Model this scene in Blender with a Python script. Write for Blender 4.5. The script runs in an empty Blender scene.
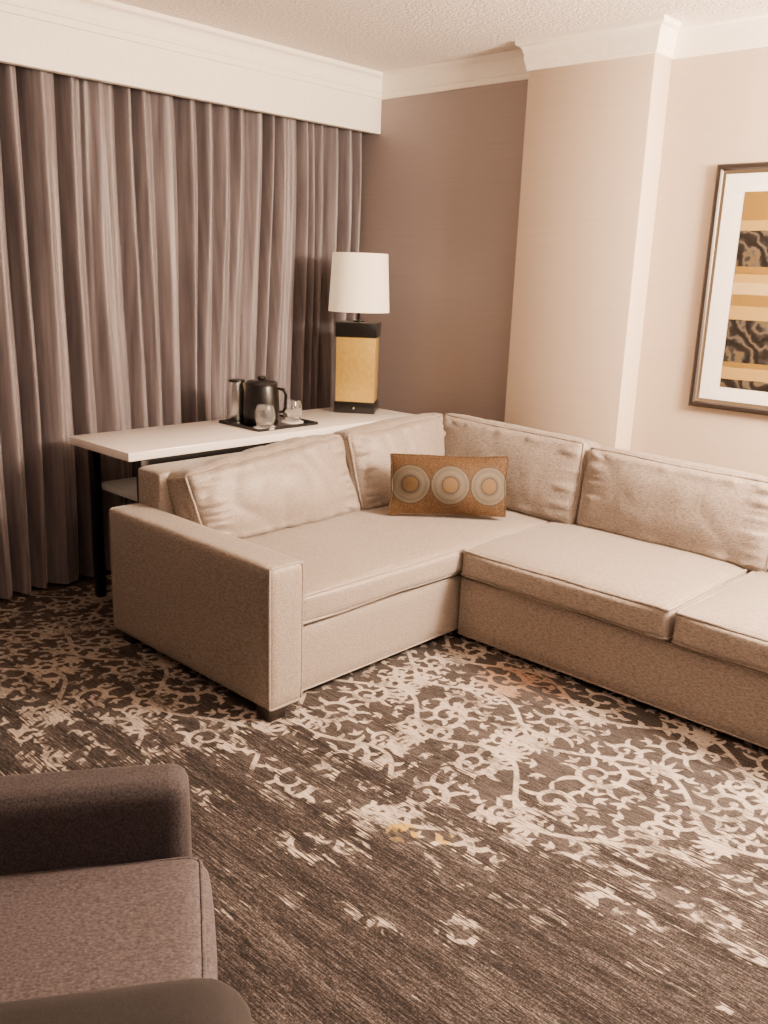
import bpy, bmesh, math, random, collections
import numpy as np
from mathutils import Vector, Matrix, Euler, noise
S=1.52
random.seed(3)
scene=bpy.context.scene
COL=scene.collection

# ---------------------------------------------------------------- helpers
def link(o):
    COL.objects.link(o); return o
def meta(o,label=None,cat=None,kind=None,group=None):
    if label: o["label"]=label
    if cat: o["category"]=cat
    if kind: o["kind"]=kind
    if group: o["group"]=group
def empty(name,loc,label,cat,group=None):
    e=bpy.data.objects.new(name,None); e.empty_display_size=.1
    e.location=Vector(loc); link(e); meta(e,label,cat,None,group); return e
def attach(c,p):
    c.parent=p
    c.matrix_parent_inverse=Matrix.LocRotScale(p.location,p.rotation_euler,None).inverted()
def setsmooth(me,ang=None):
    for p in me.polygons: p.use_smooth=True
    if ang is not None:
        try: me.set_sharp_from_angle(angle=math.radians(ang))
        except Exception: pass
def obj_bm(name,bm,mats,loc=(0,0,0),rot=(0,0,0),smooth=True,ang=40):
    bmesh.ops.recalc_face_normals(bm,faces=bm.faces[:])
    me=bpy.data.meshes.new(name); bm.to_mesh(me); bm.free()
    if not isinstance(mats,(list,tuple)): mats=[mats]
    for m in mats: me.materials.append(m)
    if smooth: setsmooth(me,ang)
    o=bpy.data.objects.new(name,me); o.location=loc; o.rotation_euler=rot
    return link(o)
def tube(bm,pts,r,closed=False,seg=6,mi=0):
    n=len(pts); rings=[]
    for i,p in enumerate(pts):
        if closed: t=(pts[(i+1)%n]-pts[i-1])
        else: t=pts[min(i+1,n-1)]-pts[max(i-1,0)]
        if t.length<1e-9: t=Vector((1,0,0))
        t.normalize()
        up=Vector((0,0,1)) if abs(t.z)<.95 else Vector((1,0,0))
        s=t.cross(up).normalized(); u=s.cross(t)
        rings.append([bm.verts.new(p+(s*math.cos(k*2*math.pi/seg)+u*math.sin(k*2*math.pi/seg))*r) for k in range(seg)])
    for i in range(n if closed else n-1):
        a=rings[i];b=rings[(i+1)%n]
        best=0;bd=1e9
        for sft in range(seg):
            d=(a[0].co-b[sft].co).length
            if d<bd: bd=d;best=sft
        for k in range(seg):
            f=bm.faces.new((a[k],a[(k+1)%seg],b[(k+1+best)%seg],b[(k+best)%seg])); f.material_index=mi
    if not closed:
        bm.faces.new(rings[0]); bm.faces.new(rings[-1])
def rbox(name,lo,hi,r,mat,puff=(0,0,0),cuts=10,rot=(0,0,0),deform=None,pipe=None,piper=.006,wr=0,wf=(6,6,6),seed=0,metric=False,ang=60,pexp=3,crease=0,cstr=(1.6,1.6,.7),pucker=0):
    k=1 if metric else S
    lo=Vector(lo)*k; hi=Vector(hi)*k
    c=(lo+hi)/2; half=(hi-lo)/2
    rr=min(r,min(half)*.98)
    def f(p,ispipe=False):
        q=Vector((p[0]*half[0],p[1]*half[1],p[2]*half[2]))
        inner=Vector([max(-(half[i]-rr),min(half[i]-rr,q[i])) for i in range(3)])
        d=q-inner
        if d.length>1e-9: q=inner+d.normalized()*rr
        for i in range(3):
            if puff[i]:
                j,l=[x for x in range(3) if x!=i]
                q[i]+=puff[i]*p[i]*abs(p[i])*(1-abs(p[j])**pexp)*(1-abs(p[l])**pexp)
        if wr:
            nn=Vector((q.x*wf[0]+seed*7.1,q.y*wf[1]+seed*3.3,q.z*wf[2]))
            v=noise.noise(nn)*wr+noise.noise(nn*2.7)*wr*.25
            if crease:
                e=Vector((q.x*wf[0]*cstr[0]+seed,q.y*wf[1]*cstr[1],q.z*wf[2]*cstr[2]))
                e2=noise.noise(e+Vector((noise.noise(nn*.8)*1.2,noise.noise(nn*.8+Vector((9,0,0)))*1.2,0)))
                v-=crease*math.exp(-(e2*7)**2)
            dirn=Vector([p[i]**5 for i in range(3)])
            if dirn.length>0: q+=dirn.normalized()*v
        if pucker and pipe is not None:
            j,l=[x for x in range(3) if x!=pipe]
            e=max(abs(p[j]),abs(p[l])); 
            if abs(p[pipe])>.9:
                tpar=(q[j] if abs(p[l])>abs(p[j]) else q[l])
                wgt=math.exp(-((e-.86)/.11)**2)
                q[pipe]+=math.copysign(pucker*wgt*noise.noise(Vector((tpar*24,seed*2.2,1.0))),p[pipe])
        if deform: q=deform(q,p)
        return q
    bm=bmesh.new(); bmesh.ops.create_cube(bm,size=2)
    bmesh.ops.subdivide_edges(bm,edges=bm.edges[:],cuts=cuts,use_grid_fill=True)
    for v in bm.verts:
        p=[math.sin(math.pi/2*max(-1,min(1,x))) for x in v.co]
        v.co=f(p)
    if pipe is not None:
        i=pipe; j,l=[x for x in range(3) if x!=i]
        for sgn in (-1,1):
            pts=[]; N=18
            cs=[(-1,-1),(1,-1),(1,1),(-1,1)]
            for e in range(4):
                a=cs[e];b=cs[(e+1)%4]
                for t in range(N):
                    s=math.sin(math.pi/2*(2*t/N-1))
                    s=(s+1)/2
                    p=[0,0,0]; p[i]=sgn; p[j]=a[0]+(b[0]-a[0])*s; p[l]=a[1]+(b[1]-a[1])*s
                    q=f(p)
                    dd=Vector((0,0,0)); dd[i]=sgn
                    dd[j]=p[j] if abs(p[j])>.999 else 0; dd[l]=p[l] if abs(p[l])>.999 else 0
                    pts.append(q+dd.normalized()*piper*.35)
            tube(bm,pts,piper,closed=True,seg=6)
    return obj_bm(name,bm,mat,loc=c,rot=rot,ang=ang)
def box(name,lo,hi,mat,bev=.003,k=None,rot=(0,0,0)):
    k=S if k is None else k
    lo=Vector(lo)*k; hi=Vector(hi)*k; c=(lo+hi)/2; d=hi-lo
    bm=bmesh.new(); bmesh.ops.create_cube(bm,size=1)
    for v in bm.verts: v.co=Vector((v.co.x*d.x,v.co.y*d.y,v.co.z*d.z))
    if bev: bmesh.ops.bevel(bm,geom=bm.edges[:],offset=bev,segments=2,affect='EDGES',profile=.5)
    return obj_bm(name,bm,mat,loc=c,rot=rot,ang=30)
def lathe(name,prof,loc,mat,seg=40,ang=40):
    bm=bmesh.new(); rings=[]
    for r,z in prof:
        if r<1e-6: rings.append([bm.verts.new((0,0,z))])
        else: rings.append([bm.verts.new((r*math.cos(2*math.pi*i/seg),r*math.sin(2*math.pi*i/seg),z)) for i in range(seg)])
    for a,b in zip(rings[:-1],rings[1:]):
        for i in range(seg):
            j=(i+1)%seg
            if len(a)==1 and len(b)==1: continue
            if len(a)==1: bm.faces.new((a[0],b[i],b[j]))
            elif len(b)==1: bm.faces.new((a[i],a[j],b[0]))
            else: bm.faces.new((a[i],a[j],b[j],b[i]))
    return obj_bm(name,bm,mat,loc=loc,ang=ang)

# ---------------------------------------------------------------- materials
class NT:
    def __init__(s,name):
        s.m=bpy.data.materials.new(name); s.m.use_nodes=True
        s.t=s.m.node_tree; s.n=s.t.nodes; s.l=s.t.links
        s.b=s.n["Principled BSDF"]
    def new(s,typ,**kw):
        x=s.n.new(typ)
        for k,v in kw.items(): setattr(x,k,v)
        return x
    def lk(s,a,b): s.l.new(a,b)
    def coord(s,scale=(1,1,1),out="Object",rot=(0,0,0)):
        tc=s.new("ShaderNodeTexCoord"); mp=s.new("ShaderNodeMapping")
        mp.inputs["Scale"].default_value=scale; mp.inputs["Rotation"].default_value=rot
        s.lk(tc.outputs[out],mp.inputs[0]); return mp.outputs[0]
    def noise(s,vec,scale,detail=2,rough=.5):
        x=s.new("ShaderNodeTexNoise"); x.inputs["Scale"].default_value=scale
        x.inputs["Detail"].default_value=detail; x.inputs["Roughness"].default_value=rough
        s.lk(vec,x.inputs["Vector"]); return x.outputs[0]
    def ramp(s,fac,stops,interp='LINEAR'):
        x=s.new("ShaderNodeValToRGB"); cr=x.color_ramp; cr.interpolation=interp
        while len(cr.elements)<len(stops): cr.elements.new(.5)
        for e,(p,c) in zip(cr.elements,stops):
            e.position=p; e.color=(*c,1) if len(c)==3 else c
        s.lk(fac,x.inputs[0]); return x.outputs[0]
    def math(s,op,a,b=None,c=None,clamp=False):
        x=s.new("ShaderNodeMath",operation=op); x.use_clamp=clamp
        for i,v in enumerate((a,b,c)):
            if v is None: continue
            if isinstance(v,(int,float)): x.inputs[i].default_value=v
            else: s.lk(v,x.inputs[i])
        return x.outputs[0]
    def mix(s,fac,a,b,mode='MIX'):
        x=s.new("ShaderNodeMix",data_type='RGBA',blend_type=mode)
        for i,v in ((0,fac),(6,a),(7,b)):
            if isinstance(v,(int,float)): x.inputs[i].default_value=v
            elif isinstance(v,tuple): x.inputs[i].default_value=(*v,1)
            else: s.lk(v,x.inputs[i])
        return x.outputs[2]
    def bump(s,h,strength=.3,dist=.01):
        x=s.new("ShaderNodeBump"); x.inputs["Strength"].default_value=strength
        x.inputs["Distance"].default_value=dist
        s.lk(h,x.inputs["Height"]); s.lk(x.outputs[0],s.b.inputs["Normal"])
    def set(s,**kw):
        for k,v in kw.items():
            k=k.replace("_"," ")
            i=s.b.inputs[k]
            if isinstance(v,tuple) and len(v)==3: v=(*v,1)
            if hasattr(v,"links"): s.lk(v,i)
            else: i.default_value=v
def plain(name,col,rough=.5,metal=0,**kw):
    n=NT(name); v=n.coord(); f=n.noise(v,40,2)
    c=n.mix(f,tuple(x*.92 for x in col),tuple(min(1,x*1.06) for x in col))
    n.lk(c,n.b.inputs["Base Color"]); n.set(Roughness=rough,Metallic=metal,**kw); return n.m
def fabric(name,c1,c2,weave=(260,260,260),rough=.8,sheen=.25,big=.12,lo_=.38,hi_=.62,bmp=.25,fs=280,ms=110,w3=.12):
    n=NT(name); v=n.coord()
    f=n.noise(v,fs,2,.6); v2=n.coord((weave[0],weave[1],weave[2])); g=n.noise(v2,1,2,.6)
    f3=n.noise(v,ms,2,.6)
    h=n.math('ADD',n.math('ADD',n.math('MULTIPLY',f,.40),n.math('MULTIPLY',f3,w3)),n.math('MULTIPLY',g,.60-w3))
    base=n.ramp(h,[(lo_,c1),(hi_,c2)])
    lo=n.noise(v,5,3); base=n.mix(n.math('MULTIPLY',lo,big),base,tuple(x*.45 for x in c1))
    n.lk(base,n.b.inputs["Base Color"]); n.set(Roughness=rough,Sheen_Weight=sheen,Sheen_Roughness=.5)
    n.bump(h,bmp,.003); return n.m

M_sofa=fabric("sofa_fabric",(.125,.101,.086),(.380,.318,.270),weave=(60,340,220),rough=.50,sheen=.15,lo_=.37,hi_=.63,bmp=.2,fs=270,ms=105,w3=.12)
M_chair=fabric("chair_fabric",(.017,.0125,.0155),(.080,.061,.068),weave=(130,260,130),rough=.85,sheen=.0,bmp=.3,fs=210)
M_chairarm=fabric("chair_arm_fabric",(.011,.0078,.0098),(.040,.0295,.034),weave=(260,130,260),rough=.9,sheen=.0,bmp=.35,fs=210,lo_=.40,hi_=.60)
M_chairshade=fabric("chair_shaded_fabric",(.0035,.0020,.0028),(.0095,.0058,.0072),weave=(260,130,260),rough=.95,sheen=.0,bmp=.25)  # arm fabric again, with the near arm's shade put into the colour
M_dark=plain("dark_wood",(.012,.008,.007),.4)
M_black=plain("black_plastic",(.005,.0045,.005),.28)
M_metal=plain("black_metal",(.006,.0055,.006),.35,.6)
M_white=plain("white_lacquer",(.84,.79,.74),.18)
M_trim=plain("trim_paint",(.92,.86,.76),.5)
M_steel=plain("brushed_steel",(.7,.7,.7),.25,1.0)
M_shelf=plain("frosted_shelf",(.50,.54,.54),.15)
M_paper=plain("white_paper",(.90,.87,.84),.8)

def wallmat(name,c):
    n=NT(name); v=n.coord((3,3,160)); f=n.noise(v,1,3,.6)
    v2=n.coord((260,260,260)); g=n.noise(v2,1,1)
    h=n.math('ADD',n.math('MULTIPLY',f,.75),n.math('MULTIPLY',g,.25))
    n.lk(n.ramp(h,[(.3,tuple(x*.94 for x in c)),(.7,tuple(x*1.04 for x in c))]),n.b.inputs["Base Color"])
    n.set(Roughness=.6); n.bump(h,.10,.002); return n.m
M_wall=wallmat("wallpaper",(.55,.450,.355))
M_wallshade=wallmat("shaded_wallpaper",(.305,.255,.253))  # same wallpaper as beside the pillar, recess shade painted into the colour
M_wall2=wallmat("bounce_cut_wallpaper",(.08,.064,.062))  # unseen east and south walls, coloured dark to cut bounced light
def ceilmat():
    n=NT("ceiling_texture"); v=n.coord()
    f=n.noise(v,55,3,.7); n.lk(n.ramp(f,[(.3,(.77,.69,.62)),(.7,(.91,.83,.76))]),n.b.inputs["Base Color"])
    n.set(Roughness=.95); n.bump(f,.8,.02); return n.m
M_ceil=ceilmat()
def curtmat():
    n=NT("curtain_fabric"); v=n.coord((2,70,2)); f=n.noise(v,1,2,.5)
    v2=n.coord((400,400,400)); g=n.noise(v2,1,1)
    h=n.math('ADD',n.math('MULTIPLY',f,.75),n.math('MULTIPLY',g,.25))
    n.lk(n.ramp(h,[(.3,(.074,.063,.071)),(.7,(.225,.195,.206))]),n.b.inputs["Base Color"])
    n.set(Roughness=.5,Sheen_Weight=.3,Sheen_Roughness=.35); return n.m
M_curt=curtmat()

# ---------------------------------------------------------------- room shell
YW=2.62; XW=-2.72; XE=1.15; YS=-1.25; ZC=1.709
CXL,CXR,CY=-1.80,-1.372,2.52
XV=-2.53
o=box("wall_northwest",(XW-.06,YW,0),(CXL,YW+.06,ZC),M_wallshade,0); meta(o,kind="structure")
o=box("wall_northeast",(CXL,YW,0),(XE+.06,YW+.06,ZC),M_wall,0); meta(o,kind="structure")
o=box("wall_west",(XW-.06,YS,0),(XW,YW,ZC),M_wallshade,0); meta(o,kind="structure")
o=box("wall_east",(XE,YS,0),(XE+.06,YW,ZC),M_wall2,0); meta(o,kind="structure")
o=box("wall_south",(XW-.06,YS-.06,0),(XE+.06,YS,ZC),M_wall2,0); meta(o,kind="structure")
o=box("wall_pillar",(CXL,CY,0),(CXR,YW,ZC),M_wall,.002); meta(o,kind="structure")
o=box("ceiling",(XW-.06,YS-.06,ZC),(XE+.06,YW+.06,ZC+.05),M_ceil,0); meta(o,kind="structure")
o=box("trim_1",(XV-.03,YS,1.505),(XV,YW,ZC),M_trim,.002); meta(o,kind="structure")
def sweep(name,path,prof,mat,ztop):
    pts=[Vector((x*S,y*S)) for x,y in path]; n=len(pts); bm=bmesh.new(); rings=[]
    def nrm(a,b):
        d=(b-a).normalized(); return Vector((d.y,-d.x))
    for i,p in enumerate(pts):
        if i==0: m=nrm(pts[0],pts[1])
        elif i==n-1: m=nrm(pts[-2],pts[-1])
        else:
            a=nrm(pts[i-1],p);b=nrm(p,pts[i+1]); m=(a+b)/(1+a.dot(b))
        rings.append([bm.verts.new((p.x+m.x*d,p.y+m.y*d,ztop*S+z)) for d,z in prof])
    k=len(prof)
    for a,b in zip(rings[:-1],rings[1:]):
        for j in range(k): bm.faces.new((a[j],a[(j+1)%k],b[(j+1)%k],b[j]))
    bm.faces.new(rings[0]); bm.faces.new(rings[-1])
    return obj_bm(name,bm,mat,ang=25)
cp=[(0,0),(.052,0),(.052,-.018),(.046,-.022)]
for i in range(9):
    t=i/8; cp.append((.044-.026*math.sin(t*math.pi/2),-.024-.062*(1-math.cos(t*math.pi/2))))
cp+=[(.016,-.09),(.016,-.098),(.011,-.102),(.010,-.118),(.007,-.128),(0,-.13)]
o=sweep("trim_2",[(XV,YS),(XV,YW),(CXL,YW),(CXL,CY),(CXR,CY),(CXR,YW),(XE,YW)],cp,M_trim,ZC); meta(o,kind="structure")
bp=[(0,0),(0,.11),(.008,.11),(.014,.10),(.014,0)]
o=sweep("baseboard_north",[(XV,YW),(CXL,YW),(CXL,CY),(CXR,CY),(CXR,YW),(XE,YW)],bp,M_trim,0.0005); meta(o,kind="structure")

# ---------------------------------------------------------------- carpet: running damask scroll ornament
DX=.0050
xs=np.concatenate([np.linspace((XW-.06)*S,-2.6*S,3)[:-1],np.arange(-2.6*S,-.12*S,DX),np.linspace(-.11*S,(XE+.06)*S,10)])
ys=np.concatenate([np.linspace((YS-.06)*S,.5*S,8)[:-1],np.arange(.5*S,2.02*S,DX),np.linspace(2.03*S,(YW+.06)*S,6)])
nx,ny=len(xs),len(ys)
X,Y=np.meshgrid(xs,ys,indexing='ij')
orn=np.full(X.shape,.05)
rng=random.Random(21)
def warp(x,y):
    return (x+.08*math.sin(y*2.6+1)+.04*math.sin(x*3.1+y*4), y+.09*math.sin(x*1.9+.4)+.04*math.sin(y*3.5-x*3.3))
def seg(x0,y0,x1,y1,a,b):
    m=.020
    i0=np.searchsorted(xs,min(x0,x1)-max(a,b)-m); i1=np.searchsorted(xs,max(x0,x1)+max(a,b)+m)
    j0=np.searchsorted(ys,min(y0,y1)-max(a,b)-m); j1=np.searchsorted(ys,max(y0,y1)+max(a,b)+m)
    if i1<=i0 or j1<=j0: return
    gx=X[i0:i1,j0:j1]-x0; gy=Y[i0:i1,j0:j1]-y0
    dx,dy=x1-x0,y1-y0; LL=dx*dx+dy*dy
    t=np.clip((gx*dx+gy*dy)/LL,0,1) if LL>1e-12 else 0*gx
    d=np.hypot(gx-t*dx,gy-t*dy)-(a+(b-a)*t)
    orn[i0:i1,j0:j1]=np.minimum(orn[i0:i1,j0:j1],d)
def stroke(pts,wf):
    n=len(pts)
    P=[warp(*p) for p in pts]
    for i in range(n-1): seg(*P[i],*P[i+1],wf(i/(n-1)),wf((i+1)/(n-1)))
def petal(c,ang,r0,r1,w,curve=0):
    pts=[]
    for r in np.linspace(r0,r1,5):
        a=ang+curve*(r-r0)/(r1-r0); pts.append((c[0]+math.cos(a)*r,c[1]+math.sin(a)*r))
    stroke(pts,lambda t:w*math.sin(math.pi*(.08+.92*t)**.8)+.0006)
def leafs(pts,every,w,l,side,off=2,grow=0):
    n=len(pts)
    for i in range(off,n-1,every):
        k=1+grow*math.sin(math.pi*i/n)
        dx=pts[i+1][0]-pts[i-1][0];dy=pts[i+1][1]-pts[i-1][1]
        petal(pts[i],math.atan2(dy,dx)+side*.70,.002,l*k*rng.uniform(.75,1.2),w*rng.uniform(.85,1.15),side*.75)
def branch(p,ang,side,R,turns,w=.0095,ll=.046):
    # open acanthus scroll: broad leafy stem ending in a curled bud
    x,y=p; a=ang; pts=[(x,y)]; ds=.011; tot=0; L=2*math.pi*R*turns*.62
    while tot<L:
        f=1-tot/L; r=max(.016,R*(.20+.80*f)); a+=side*ds/r; x+=ds*math.cos(a); y+=ds*math.sin(a); pts.append((x,y)); tot+=ds
    stroke(pts,lambda t:w*(.55+.75*math.sin(math.pi*min(1,t*1.1))) if t<.9 else w*.7)
    leafs(pts,4,.0092,ll,-side,2,.5)
    leafs(pts[:int(len(pts)*.6)],7,.0070,ll*.55,side,5)
    e=warp(*pts[-1]); seg(*e,*e,w*1.45,w*1.45)
    return pts
per=.62; rowsp=.300
yy=.46*S
while yy<2.10*S:
    ph=rng.uniform(0,6.28); xx=-2.62*S; pts=[]; amp=.085
    while xx<-.15*S:
        pts.append((xx,yy+amp*math.sin(2*math.pi*xx/per+ph)+.02*math.sin(xx*5+ph))); xx+=.0145
    stroke(pts,lambda t:.0085)
    leafs(pts,8,.0098,.044,1,3); leafs(pts,8,.0098,.044,-1,7)
    n0=int((-2.62*S/per)-1)
    for kx in range(n0*2,4):
        xc=(kx*math.pi-ph)*per/(2*math.pi)+rng.uniform(-.03,.03)
        if xc<-2.6*S or xc>-.2*S: continue
        i=min(range(len(pts)),key=lambda q:abs(pts[q][0]-xc))
        if i<1 or i>len(pts)-2: continue
        slope=math.atan2(pts[i+1][1]-pts[i-1][1],pts[i+1][0]-pts[i-1][0])
        side=-1 if slope>0 else 1
        branch(pts[i],slope-side*.15,side,.118*rng.uniform(.85,1.10),rng.uniform(1.05,1.35))
        branch(pts[min(len(pts)-2,i+7)],slope-side*.5,-side,.062*rng.uniform(.85,1.15),.95,.0075,.034)
        branch(pts[max(1,i-8)],slope+math.pi+side*.5,side,.050*rng.uniform(.85,1.15),.9,.0066,.030)
    for kx in range(n0*2,4):
        xc=((kx+.5)*math.pi-ph)*per/(2*math.pi)
        if xc<-2.6*S or xc>-.2*S: continue
        yc=yy+amp*math.sin(2*math.pi*xc/per+ph); sg=1 if yc>yy else -1
        for q_ in range(7): petal((xc,yc),sg*math.pi/2+(q_-3)*.36,.006,.095-.012*abs(q_-3),.0098,.25*(q_-3)/3)
    yy+=rowsp
for _ in range(6000):
    x=rng.uniform(-2.58*S,-.2*S); y=rng.uniform(.52*S,2.0*S)
    wx,wy=warp(x,y); i=np.searchsorted(xs,wx); j=np.searchsorted(ys,wy)
    if i>=nx or j>=ny or i<1 or j<1: continue
    if orn[i,j]>.0185:
        a=rng.uniform(0,6.28)
        for q_ in (-1,0,1): petal((x-.016*math.cos(a),y-.016*math.sin(a)),a+q_*.6,.002,.040-.006*abs(q_),.0066,.4*q_)
xh=X/S; yh=Y/S
bound=np.interp(xh,[-2.6,-1.9,-1.6,-1.40,-1.1,-.9,-.65,-.4,0],[.60,.68,.80,1.12,1.13,1.08,1.26,1.38,1.6])
bnd=(yh-bound)
rust=np.exp(-(((xh+1.17)/.17)**2+((yh-1.79)/.10)**2))
gold=np.exp(-(((xh+.955)/.032)**2+((yh-1.105)/.032)**2))+np.exp(-(((xh+.89)/.020)**2+((yh-1.15)/.020)**2))
fade=np.clip((-1.45-xh)/.6,0,1)
me=bpy.data.meshes.new("floor")
co=np.stack([X.ravel(),Y.ravel(),np.zeros(nx*ny)],1)
idx=np.arange(nx*ny).reshape(nx,ny)
q=np.stack([idx[:-1,:-1].ravel(),idx[1:,:-1].ravel(),idx[1:,1:].ravel(),idx[:-1,1:].ravel()],1)
me.vertices.add(nx*ny); me.vertices.foreach_set("co",co.ravel())
me.loops.add(q.size); me.loops.foreach_set("vertex_index",q.ravel().astype(np.int32))
me.polygons.add(len(q)); me.polygons.foreach_set("loop_start",(np.arange(len(q))*4).astype(np.int32))
try: me.polygons.foreach_set("loop_total",np.full(len(q),4,dtype=np.int32))
except Exception: pass
me.update(calc_edges=True)
for nm,arr in (("orn",orn),("band",bnd),("rust",rust),("gold",gold),("fade",fade)):
    at=me.attributes.new(nm,'FLOAT','POINT'); at.data.foreach_set("value",arr.ravel().astype(np.float32))
fl=link(bpy.data.objects.new("floor",me)); meta(fl,kind="structure")
n=NT("carpet")
def attr(nm): return n.new("ShaderNodeAttribute",attribute_name=nm).outputs["Fac"]
ao=attr("orn"); ab=attr("band"); ar=attr("rust"); ag=attr("gold"); af=attr("fade")
v=n.coord()
st1=n.noise(n.coord((7,160,1)),1,3,.65)
st2=n.noise(n.coord((30,280,1)),1,3,.7)
st3=n.noise(n.coord((.9,16,1)),1,2,.5)
spk=n.noise(v,160,2,.7)
fine=n.noise(v,420,2,.7)
patch=n.noise(n.coord((3.4,9,1)),1,4,.65)
patch2=n.noise(n.coord((4,10,1)),1.0,4,.65)
def wsum(*pr):
    r=None
    for a,wt in pr:
        t=n.math('MULTIPLY',a,wt); r=t if r is None else n.math('ADD',r,t)
    return r
h=wsum((st1,.22),(st2,.29),(st3,.11),(spk,.20),(fine,.18))
base=n.ramp(h,[(.42,(.0065,.0055,.0059)),(.49,(.019,.0158,.0164)),(.54,(.056,.047,.0465)),(.60,(.175,.149,.139))])
rag=n.math('ADD',n.math('MULTIPLY',n.math('SUBTRACT',patch,.5),2.6),n.math('MULTIPLY',n.math('SUBTRACT',st1,.5),1.3))
m1=n.math('ADD',n.math('MULTIPLY',ab,1.25),rag)
def mapr(x,a,b):
    r=n.new("ShaderNodeMapRange"); n.lk(x,r.inputs[0]); r.inputs[1].default_value=a; r.inputs[2].default_value=b; return r.outputs[0]
mask=n.math('MAXIMUM',mapr(m1,-.03,.12),mapr(ag,.35,.5))
sd=n.math('ADD',ao,n.math('MULTIPLY',n.math('SUBTRACT',spk,.5),.006))
orm=mapr(sd,.0013,-.0015)
om=n.math('MULTIPLY',orm,mask,clamp=True)
worn=mapr(n.math('ADD',patch2,n.math('MULTIPLY',n.math('SUBTRACT',st2,.5),.9)),.37,.51)
om=n.math('MULTIPLY',om,n.math('MULTIPLY_ADD',worn,.78,.22),clamp=True)
om=n.math('MULTIPLY',om,mapr(st2,.25,.41),clamp=True)
om=n.math('MULTIPLY',om,n.math('SUBTRACT',1.0,n.math('MULTIPLY',af,.38)))
ocol=n.ramp(h,[(.42,(.21,.176,.152)),(.56,(.50,.428,.368))])
ocol=n.mix(n.math('MULTIPLY',mapr(ar,.30,.65),.75),ocol,(.21,.105,.055))
ocol=n.mix(mapr(ag,.30,.5),ocol,(.36,.24,.06))
bg=n.ramp(h,[(.42,(.0080,.0067,.0070)),(.58,(.090,.076,.073))])
base=n.mix(n.math('MULTIPLY',mapr(m1,-.1,.4),.8),base,bg)
colr=n.mix(om,base,ocol)
n.lk(colr,n.b.inputs["Base Color"]); n.set(Roughness=.95,Specular_IOR_Level=.1)
n.bump(n.math('ADD',h,n.math('MULTIPLY',om,.2)),.35,.008)
me.materials.append(n.m)

# ---------------------------------------------------------------- curtain
bm=bmesh.new(); NY=1300; NZ=30; y0=.45*S; y1=2.585*S; z0=.012*S; z1=1.60*S
rows=[]
def fold(w):
    u=w/.108+2.4*noise.noise(Vector((w*2.0,1.3,0)))+1.0*noise.noise(Vector((w*5.1,4.3,0)))
    s=math.sin(2*math.pi*u); a=1-2*abs(math.sin(math.pi*u))**.9
    return -a*.9+.22*s
for k in range(NZ+1):
    zz=k/NZ; z=z0+(z1-z0)*zz; row=[]
    for i in range(NY+1):
        y=y0+(y1-y0)*i/NY
        w=y+.045*noise.noise(Vector((y*1.7,zz*1.8,0)))
        amp=.042*(1-.1*zz)*(1+1.5*noise.noise(Vector((w*3.6,3+zz*.8,0))))
        b=noise.noise(Vector((w*28,zz*1.6,8)))*.020
        left=max(0,min(1,(1.7-y/S)/.6))
        x=-2.620*S+amp*fold(w)+b+.026*(1-zz)*noise.noise(Vector((y*3,zz*2,5)))+.06*left*(1-zz)**1.5
        row.append(bm.verts.new((x,y,z)))
    rows.append(row)
for k in range(NZ):
    for i in range(NY): bm.faces.new((rows[k][i],rows[k][i+1],rows[k+1][i+1],rows[k+1][i]))
o=obj_bm("curtain",bm,M_curt,ang=None)
meta(o,"mauve-gray floor-length pleated curtain hanging under the valance","curtain")

# ---------------------------------------------------------------- sofa
sofa=empty("sectional_sofa",(-1.6*S,2.1*S,0),"beige woven L-shaped sectional sofa with loose cushions against the wall","sofa")
def part(o,p,label=None):
    attach(o,p)
    if label: o["label"]=label
    return o
B0=.027
part(rbox("base",(-2.09,1.285,B0),(-1.472,2.50,.190),.014,M_sofa,cuts=6,pipe=2,piper=.004),sofa)
part(rbox("base",(-1.466,1.892,B0-.008),(-.12,2.50,.190),.014,M_sofa,cuts=6,pipe=2,piper=.004),sofa)
part(rbox("armrest",(-2.11,1.187,B0),(-1.44,1.29,.372),.022,M_sofa,puff=(.004,.004,.003),cuts=12,pipe=0,piper=.005),sofa)
part(rbox("armrest",(-.12,1.885,B0),(-.02,2.50,.372),.022,M_sofa,puff=(.004,.004,.003),cuts=12,pipe=1,piper=.005),sofa)
part(rbox("back_frame",(-2.125,1.285,B0),(-2.010,2.505,.47),.02,M_sofa,cuts=10),sofa)
part(rbox("back_frame",(-2.010,2.43,B0),(-.02,2.505,.47),.02,M_sofa,cuts=10),sofa)
part(rbox("seat_cushion",(-1.96,1.297,.201),(-1.464,2.36,.274),.020,M_sofa,puff=(.016,.004,.024),cuts=32,pipe=2,piper=.007,wr=.009,wf=(3,3,3),seed=1,pexp=4,pucker=.008),sofa)
part(rbox("seat_cushion",(-1.452,1.872,.201),(-.842,2.37,.276),.020,M_sofa,puff=(.004,.018,.030),cuts=32,pipe=2,piper=.007,wr=.009,wf=(3,3,3),seed=2,pexp=4,pucker=.008),sofa)
part(rbox("seat_cushion",(-.828,1.872,.201),(-.124,2.37,.276),.020,M_sofa,puff=(.004,.018,.030),cuts=32,pipe=2,piper=.007,wr=.009,wf=(3,3,3),seed=3,pexp=4,pucker=.008),sofa)
def topslope(axis,dl,dr,sh=0,sag=0):
    def f(q,p):
        t=(p[axis]+1)/2; w=(p[2]+1)/2
        q.z+=w*(dl*(1-t)+dr*t)*S - w*sag*math.sin(math.pi*t)
        q[axis]+=sh*w*S
        return q
    return f
th=math.radians(9)
CS1=(1.6,2.2,.45)
CS2=(2.2,1.6,.45)
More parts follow.
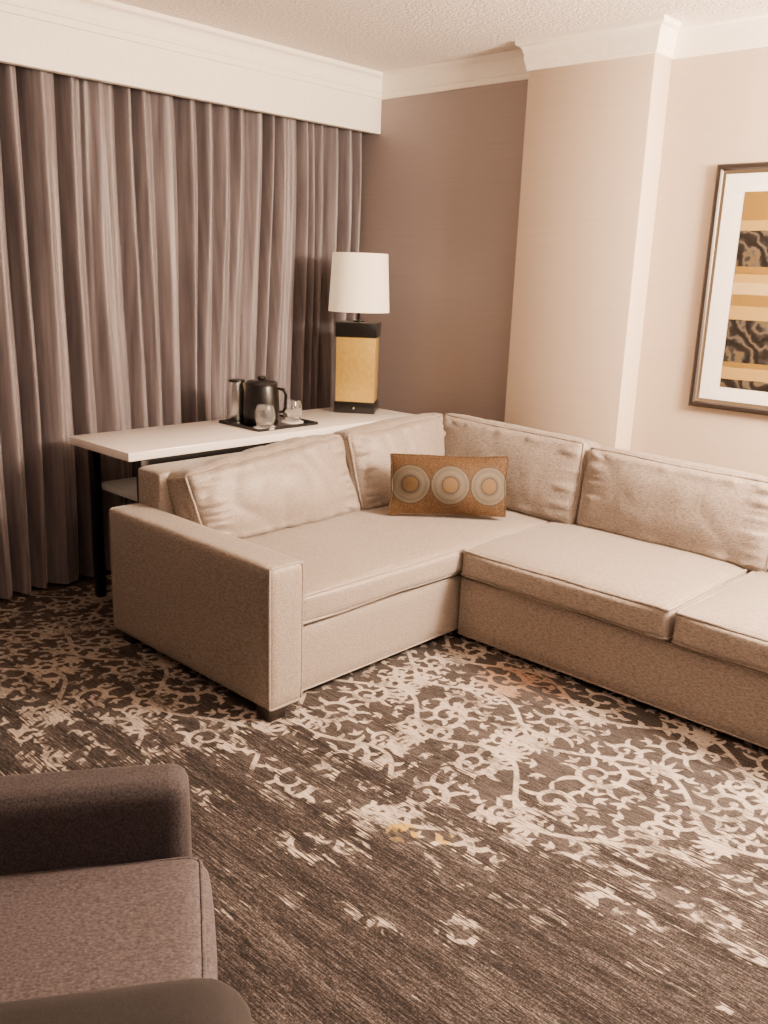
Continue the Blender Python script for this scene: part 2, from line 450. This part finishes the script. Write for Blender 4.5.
part(rbox("back_cushion",(-2.02,1.350,.262),(-1.915,1.930,.520),.036,M_sofa,puff=(.084,.010,.022),cuts=60,rot=(0,-th*1.3,0),pipe=0,wr=.011,wf=(3.2,3.2,3.2),seed=4,crease=.009,cstr=CS1,pucker=.040,pexp=2.3,deform=topslope(1,-.048,-.002,-.045,-.004)),sofa)
part(rbox("back_cushion",(-2.02,1.936,.262),(-1.915,2.405,.536),.036,M_sofa,puff=(.066,.006,.014),cuts=56,rot=(0,-th,0),pipe=0,wr=.009,wf=(3.2,3.2,3.2),seed=5,crease=.007,cstr=CS1,pucker=.032,pexp=2.3,deform=topslope(1,-.018,.010,-.035,.004)),sofa)
part(rbox("back_cushion",(-1.940,2.335,.262),(-1.378,2.445,.530),.034,M_sofa,puff=(.006,.062,.012),cuts=56,rot=(-th,0,0),pipe=1,wr=.007,wf=(3,3,3),seed=6,crease=.003,cstr=CS2,pucker=.026,pexp=2.5,deform=topslope(0,.014,-.004,-.004,.006)),sofa)
part(rbox("back_cushion",(-1.372,2.335,.262),(-.79,2.445,.510),.034,M_sofa,puff=(.006,.064,.014),cuts=56,rot=(-th,0,0),pipe=1,wr=.007,wf=(3,3,3),seed=7,crease=.003,cstr=CS2,pucker=.026,pexp=2.5,deform=topslope(0,.008,-.004,0,.004)),sofa)
part(rbox("back_cushion",(-.785,2.335,.262),(-.13,2.445,.512),.030,M_sofa,puff=(.006,.060,.012),cuts=30,rot=(-th,0,0),pipe=1,wr=.006,wf=(3,3,3),seed=8),sofa)
for (lx,ly) in ((-1.468,1.216),(-2.06,1.225),(-1.50,1.96),(-2.05,2.46),(-.06,1.93),(-.06,2.46)):
    part(box("leg",(lx-.024,ly-.024,0),(lx+.024,ly+.024,B0+.004),M_dark,.002),sofa,"dark wooden foot")

# ---------------------------------------------------------------- throw pillow
n=NT("pillow_fabric")
tc=n.new("ShaderNodeTexCoord"); sp=n.new("ShaderNodeSeparateXYZ"); n.lk(tc.outputs["Object"],sp.inputs[0])
sx=.180
xo=n.math('SUBTRACT',sp.outputs[0],.004)
mx=n.math('SUBTRACT',n.math('MODULO',n.math('ADD',xo,sx*10.5),sx),sx/2)
fine=n.noise(n.coord(),180,2)
d=n.math('SQRT',n.math('ADD',n.math('MULTIPLY',mx,mx),n.math('MULTIPLY',sp.outputs[2],sp.outputs[2])))
d=n.math('ADD',n.math('MULTIPLY',d,7.0),n.math('MULTIPLY',n.math('SUBTRACT',fine,.5),.06))
gold=(.062,.032,.011); gr=(.068,.060,.050); pale=(.105,.085,.058); br=(.022,.014,.009); go=(.098,.058,.022)
rings=n.ramp(d,[(0,go),(.23,go),(.26,br),(.30,gr),(.40,pale),(.50,gr),(.58,pale),(.62,br),(.65,gold)],'LINEAR')
gate=n.math('LESS_THAN',n.math('ABSOLUTE',xo),sx*1.5)
bgc=n.ramp(fine,[(.4,(.034,.016,.005)),(.6,(.092,.048,.017))])
isr=n.math('MULTIPLY',n.math('LESS_THAN',d,.65),gate)
n.lk(n.mix(n.math('MULTIPLY',fine,.25),n.mix(isr,bgc,rings),(.030,.017,.009)),n.b.inputs["Base Color"])
n.set(Roughness=.75,Specular_IOR_Level=.3); n.bump(fine,.5,.004)
hw,hh=.262,.134
pc=Vector((-1.670*S,2.071*S,.292*S+hh*.98+.012))
def pil(q,p):
    q.x*=1+.035*abs(p[2])**2; q.z*=1+.04*abs(p[0])**3
    return q
o=rbox("throw_pillow",(-hw,-.012,-hh),(hw,.012,hh),.01,n.m,puff=(-.022,.080,-.015),cuts=28,pipe=1,piper=.004,wr=.009,wf=(8,8,8),seed=9,metric=True,pexp=1.9,deform=pil)
o.matrix_world=Matrix.Translation(pc)@Matrix.Rotation(math.radians(44),4,'Z')@Matrix.Rotation(math.radians(-14),4,'X')
meta(o,"gold-brown lumbar throw pillow with gray circles leaning in sofa corner","pillow")

# ---------------------------------------------------------------- console table
HT=.505
tab=empty("console_table",(-2.28*S,1.87*S,0),"long white-topped console table with black metal legs behind the sofa","table")
part(box("tabletop",(-2.46,1.27,HT-.024),(-2.135,2.46,HT),M_white,.003),tab,"glossy white tabletop")
for lx,ly in ((-2.43,1.33),(-2.165,1.33),(-2.43,2.40),(-2.165,2.40)):
    part(box("leg",(lx-.013,ly-.013,0),(lx+.013,ly+.013,HT-.0245),M_metal,.002),tab,"black square metal leg")
part(box("shelf",(-2.44,1.345,.340),(-2.155,2.385,.358),M_shelf,.002),tab,"pale frosted shelf")
part(box("apron",(-2.165,1.344,HT-.05),(-2.155,2.386,HT-.0245),M_metal,.001),tab)
part(box("apron",(-2.44,1.344,HT-.05),(-2.43,2.386,HT-.0245),M_metal,.001),tab)

# ---------------------------------------------------------------- table lamp
LX,LY=-2.335*S,2.335*S; TZ=HT*S
lamp=empty("table_lamp",(LX,LY,TZ),"table lamp with gold rectangular body and cream fabric shade on console","lamp")
rz=math.radians(37)
n=NT("gold_lamp_body")
f=n.noise(n.coord((60,60,40)),1,3); n.lk(n.ramp(f,[(.3,(.44,.285,.058)),(.7,(.53,.355,.082))]),n.b.inputs["Base Color"]); n.set(Roughness=.28,Metallic=.3,Coat_Weight=.3)
M_gold=n.m
def lbox(name,w,d,zlo,zhi,mat,bev=.002):
    o=box(name,(-w/2,-d/2,0),(w/2,d/2,zhi-zlo),mat,bev,k=1)
    o.location=(LX,LY,TZ+(zlo+zhi)/2); o.rotation_euler=(0,0,rz)
    attach(o,lamp); return o
lbox("plinth",.225,.19,.0005,.062,M_black)["label"]="black lamp plinth"
lbox("lamp_body",.212,.176,.062,.412,M_gold)["label"]="gold lamp body"
lbox("cap",.225,.19,.412,.490,M_black)["label"]="black lamp cap"
o=lathe("neck",[(0,.490),(.03,.490),(.03,.497),(.009,.50),(.009,.64),(.02,.645),(.02,.70),(0,.70)],(LX,LY,TZ),M_metal); attach(o,lamp)
n=NT("lamp_shade_fabric"); f=n.noise(n.coord((300,300,60)),1,2)
n.lk(n.ramp(f,[(.3,(.78,.70,.56)),(.7,(.90,.82,.68))]),n.b.inputs["Base Color"]); n.set(Roughness=.8,Emission_Color=(1,.72,.43),Emission_Strength=.6); n.bump(f,.1,.001)
prof=[(.166,.545),(.149,.850),(.1475,.850),(.1645,.545),(.166,.545)]
o=lathe("lamp_shade",prof,(LX,LY,TZ),n.m,seg=64); attach(o,lamp); o["label"]="cream tapered drum shade"
bm=bmesh.new()
for k in range(3):
    a=k*2*math.pi/3; tube(bm,[Vector((.018*math.cos(a),.018*math.sin(a),.69)),Vector((.149*math.cos(a),.149*math.sin(a),.84))],.002)
o=obj_bm("shade_support",bm,M_metal,loc=(LX,LY,TZ)); attach(o,lamp)
bm=bmesh.new(); tube(bm,[Vector((0,0,0)),Vector((0,0,.012))],.006,seg=12)
o=obj_bm("switch",bm,M_steel,loc=Vector((LX,LY,TZ+.031))+Vector((math.sin(rz)*.096,-math.cos(rz)*.096,0)),rot=(math.pi/2,0,rz)); attach(o,lamp)

# ---------------------------------------------------------------- tray, bucket, jug, glasses
trx,try_=-2.295*S,1.888*S
bm=bmesh.new(); bmesh.ops.create_cube(bm,size=1)
for v in bm.verts: v.co=Vector((v.co.x*.32,v.co.y*.38,v.co.z*.016))
top=[f for f in bm.faces if f.normal.z>.9]
r=bmesh.ops.inset_region(bm,faces=top,thickness=.008)
for v in top[0].verts: v.co.z-=.011
bmesh.ops.bevel(bm,geom=bm.edges[:],offset=.0015,segments=2,affect='EDGES')
o=obj_bm("serving_tray",bm,M_black,loc=(trx,try_,TZ+.0085),ang=30)
meta(o,"black rectangular serving tray on the white console table","tray")
tz=TZ+.0065
bx,by=-2.300*S,1.862*S
ib=empty("ice_bucket",(bx,by,tz),"black round ice bucket with lid on the tray","ice bucket")
o=lathe("body",[(0,0),(.080,0),(.086,.006),(.090,.05),(.088,.120),(.082,.170),(.078,.190),(.070,.190),(.074,.02),(0,.02)],(bx,by,tz),M_black); attach(o,ib)
o=lathe("lid",[(0,.1905),(.080,.1905),(.080,.200),(.066,.212),(.03,.218),(0,.219)],(bx,by,tz),M_black); attach(o,ib)
o=lathe("knob",[(0,.217),(.018,.218),(.022,.228),(.016,.236),(0,.238)],(bx,by,tz),M_black); attach(o,ib)
bm=bmesh.new(); hd=Vector((.72,.69,0))
tube(bm,[hd*.080+Vector((0,0,.175)),hd*.108+Vector((0,0,.172)),hd*.120+Vector((0,0,.150)),hd*.120+Vector((0,0,.085)),hd*.108+Vector((0,0,.062)),hd*.088+Vector((0,0,.058))],.008,seg=8)
o=obj_bm("handle",bm,M_black,loc=(bx,by,tz)); attach(o,ib)
kx,ky=-2.392*S,1.832*S
kt=empty("jug",(kx,ky,tz),"slim stainless steel jug with black lid beside the ice bucket","jug")
o=lathe("body",[(0,0),(.046,0),(.048,.01),(.046,.15),(.040,.195),(.036,.195),(.034,.185),(0,.185)],(kx,ky,tz),M_steel); attach(o,kt)
o=lathe("lid",[(0,.1955),(.041,.1955),(.040,.206),(.012,.210),(0,.211)],(kx,ky,tz),M_black); attach(o,kt)
g=NT("clear_glass"); g.set(Base_Color=(1,1,1),Roughness=.0,IOR=1.5,Transmission_Weight=.95)
gp=[(0,.0),(.030,.0),(.042,.010),(.051,.042),(.049,.075),(.040,.106),(.0375,.106),(.0455,.075),(.0475,.042),(.038,.018),(0,.012)]
for i,(x,y) in enumerate(((-2.225,1.815),(-2.262,1.962))):
    c=lathe("coaster",[(0,0),(.056,0),(.056,.003),(0,.003)],(x*S,y*S,tz),M_paper); meta(c,"round white paper coaster on the tray","coaster",group="paper coasters on the tray")
    c=lathe("drinking_glass",gp,(x*S,y*S,tz+.0035),g.m); meta(c,"clear rounded drinking glass standing on a white coaster","glass",group="drinking glasses on the tray")

# ---------------------------------------------------------------- picture
px0,px1,pz0,pz1=-1.19,-.58,.646,1.329
pic=empty("framed_picture",((px0+px1)/2*S,YW*S,(pz0+pz1)/2*S),"dark-framed abstract print of gold and gray bands hung on wall","picture")
fw=.026
bm=bmesh.new()
def fr(x0,x1,z0,z1,ins):
    return [Vector((x0+ins,0,z0+ins)),Vector((x1-ins,0,z0+ins)),Vector((x1-ins,0,z1-ins)),Vector((x0+ins,0,z1-ins))]
prf=[(0,0.0),(0,-.022),(.006,-.026),(.020,-.026),(.026,-.016),(.030,-.013),(fw*S,-.010),(fw*S,0)]
loops=[]
for ins,yy in prf:
    loops.append([bm.verts.new((p.x,yy,p.z)) for p in fr(px0*S,px1*S,pz0*S,pz1*S,ins)])
for ii,(a,b) in enumerate(zip(loops,loops[1:]+loops[:1])):
    for j in range(4):
        f=bm.faces.new((a[j],a[(j+1)%4],b[(j+1)%4],b[j])); f.material_index=1 if ii in(4,5) else 0
M_fr=plain("frame_wood",(.022,.016,.014),.35); M_fg=plain("frame_gold",(.12,.088,.055),.35,.5)
o=obj_bm("frame",bm,[M_fr,M_fg],loc=(0,YW*S-.001,0),ang=25); attach(o,pic)
o=box("mat_board",(px0+fw*.8,YW-.0045,pz0+fw*.8),(px1-fw*.8,YW-.0015,pz1-fw*.8),M_paper,0); attach(o,pic); o["label"]="white mat board"
ax0,ax1,az0,az1=px0+.085,px1-.085,pz0+.065,pz1-.075
n=NT("abstract_art"); tc=n.new("ShaderNodeTexCoord"); sp=n.new("ShaderNodeSeparateXYZ"); n.lk(tc.outputs["Object"],sp.inputs[0])
v=n.coord(); wob=n.noise(v,9,3)
t=n.math('SUBTRACT',.5,n.math('DIVIDE',sp.outputs[2],(az1-az0)*S))
t=n.math('ADD',t,n.math('MULTIPLY',n.math('SUBTRACT',wob,.5),.012))
G=(.20,.115,.022);P=(.36,.230,.070);D=(.012,.011,.013);Cc=(.46,.33,.15)
bands=n.ramp(t,[(0,G),(.14,P),(.19,D),(.37,G),(.41,P),(.45,Cc),(.51,G),(.57,P),(.64,D),(.86,G),(.89,P),(.95,D)],'CONSTANT')
dk=n.ramp(t,[(0,(0,0,0)),(.19,(1,1,1)),(.37,(0,0,0)),(.64,(1,1,1)),(.86,(0,0,0)),(.95,(1,1,1))],'CONSTANT')
wv=n.new("ShaderNodeTexWave"); wv.bands_direction='DIAGONAL'; wv.inputs["Scale"].default_value=7; wv.inputs["Distortion"].default_value=12; wv.inputs["Detail"].default_value=3; wv.inputs["Detail Scale"].default_value=1.3; n.lk(v,wv.inputs["Vector"])
mar=n.ramp(wv.outputs["Fac"],[(0,(.003,.003,.004)),(.4,(.009,.0085,.010)),(.75,(.026,.024,.027)),(.92,(.065,.060,.062)),(.985,(.10,.070,.03))])
c=n.mix(dk,bands,mar)
c=n.mix(n.math('MULTIPLY',n.noise(v,60,3),.2),c,(.07,.050,.022))
n.lk(c,n.b.inputs["Base Color"]); n.set(Roughness=.35)
o=box("print",(ax0,YW-.0052,az0),(ax1,YW-.0046,az1),n.m,0); attach(o,pic); o["label"]="abstract print of gold, cream and dark marbled bands"

# ---------------------------------------------------------------- armchair
O=Vector((-.845,.563)); A=Vector((.56,.83)).normalized(); Bv=Vector((A.y,-A.x))
za=math.atan2(A.y,A.x)
cc=O+A*(-.25)+Bv*.21
ch=empty("armchair",(cc.x*S,cc.y*S,0),"dark purple-gray woven armchair with rounded arms facing the sofa","armchair")
def cpart(name,a0,a1,b0,b1,h0,h1,r,mat,label=None,**kw):
    la,lb,lh=(a1-a0)*S/2,(b1-b0)*S/2,(h1-h0)*S/2
    o=rbox(name,(-la,-lb,-lh),(la,lb,lh),r,mat,metric=True,**kw)
    p=O+A*((a0+a1)/2)+Bv*((b0+b1)/2)
    o.location=(p.x*S,p.y*S,(h0+h1)/2*S); o.rotation_euler=(0,0,za)
    attach(o,ch)
    if label:o["label"]=label
    return o
cpart("base",-.46,-.010,.0,.42,.06,.20,.012,M_chair,cuts=6)
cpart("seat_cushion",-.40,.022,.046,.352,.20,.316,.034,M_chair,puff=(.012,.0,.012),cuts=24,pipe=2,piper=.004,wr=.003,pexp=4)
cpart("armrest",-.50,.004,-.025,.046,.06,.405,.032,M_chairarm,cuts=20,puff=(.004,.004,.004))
cpart("armrest",-.50,.052,.328,.44,.06,.408,.065,M_chairshade,"armrest with shade painted into its fabric",cuts=20,puff=(.010,.008,.006))
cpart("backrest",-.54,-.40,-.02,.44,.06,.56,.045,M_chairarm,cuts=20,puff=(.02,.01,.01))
for a,b in ((-.03,.01),(-.03,.41),(-.48,.01),(-.48,.41)):
    cpart("leg",a-.018,a+.018,b-.018,b+.018,0,.062,.004,M_dark,"dark wooden leg",cuts=3)

# ---------------------------------------------------------------- lights
def light(name,typ,loc,energy,col,size=.2,rot=(0,0,0)):
    l=bpy.data.lights.new(name,typ); l.energy=energy; l.color=col
    if typ=='AREA': l.size=size
    else: l.shadow_soft_size=size
    o=bpy.data.objects.new(name,l); o.location=Vector(loc)*S; o.rotation_euler=rot; link(o); return o
light("floor_lamp_glow",'POINT',(-.02,2.20,1.30),1250,(1,.745,.53),.30)
light("fill_glow",'POINT',(.45,.60,1.15),36,(1,.80,.70),.25)  # added fill for the sofa front and carpet, no lamp stands here
w=bpy.data.worlds.new("world"); scene.world=w; w.use_nodes=True
w.node_tree.nodes["Background"].inputs[0].default_value=(1,.8,.65,1); w.node_tree.nodes["Background"].inputs[1].default_value=.1

# ---------------------------------------------------------------- camera
R=Vector((.7247,.6882,.0348)).normalized(); F=Vector((-.6591,.7070,-.2565)); F=(F-R*F.dot(R)).normalized(); U=R.cross(F)
cam=bpy.data.cameras.new("camera"); cam.sensor_fit='VERTICAL'; cam.sensor_height=36; cam.lens=900/1024*36; cam.clip_start=.02
co=bpy.data.objects.new("camera",cam)
Mx=Matrix(((R.x,U.x,-F.x,0),(R.y,U.y,-F.y,0),(R.z,U.z,-F.z,S),(0,0,0,1)))
co.matrix_world=Mx; link(co); scene.camera=co
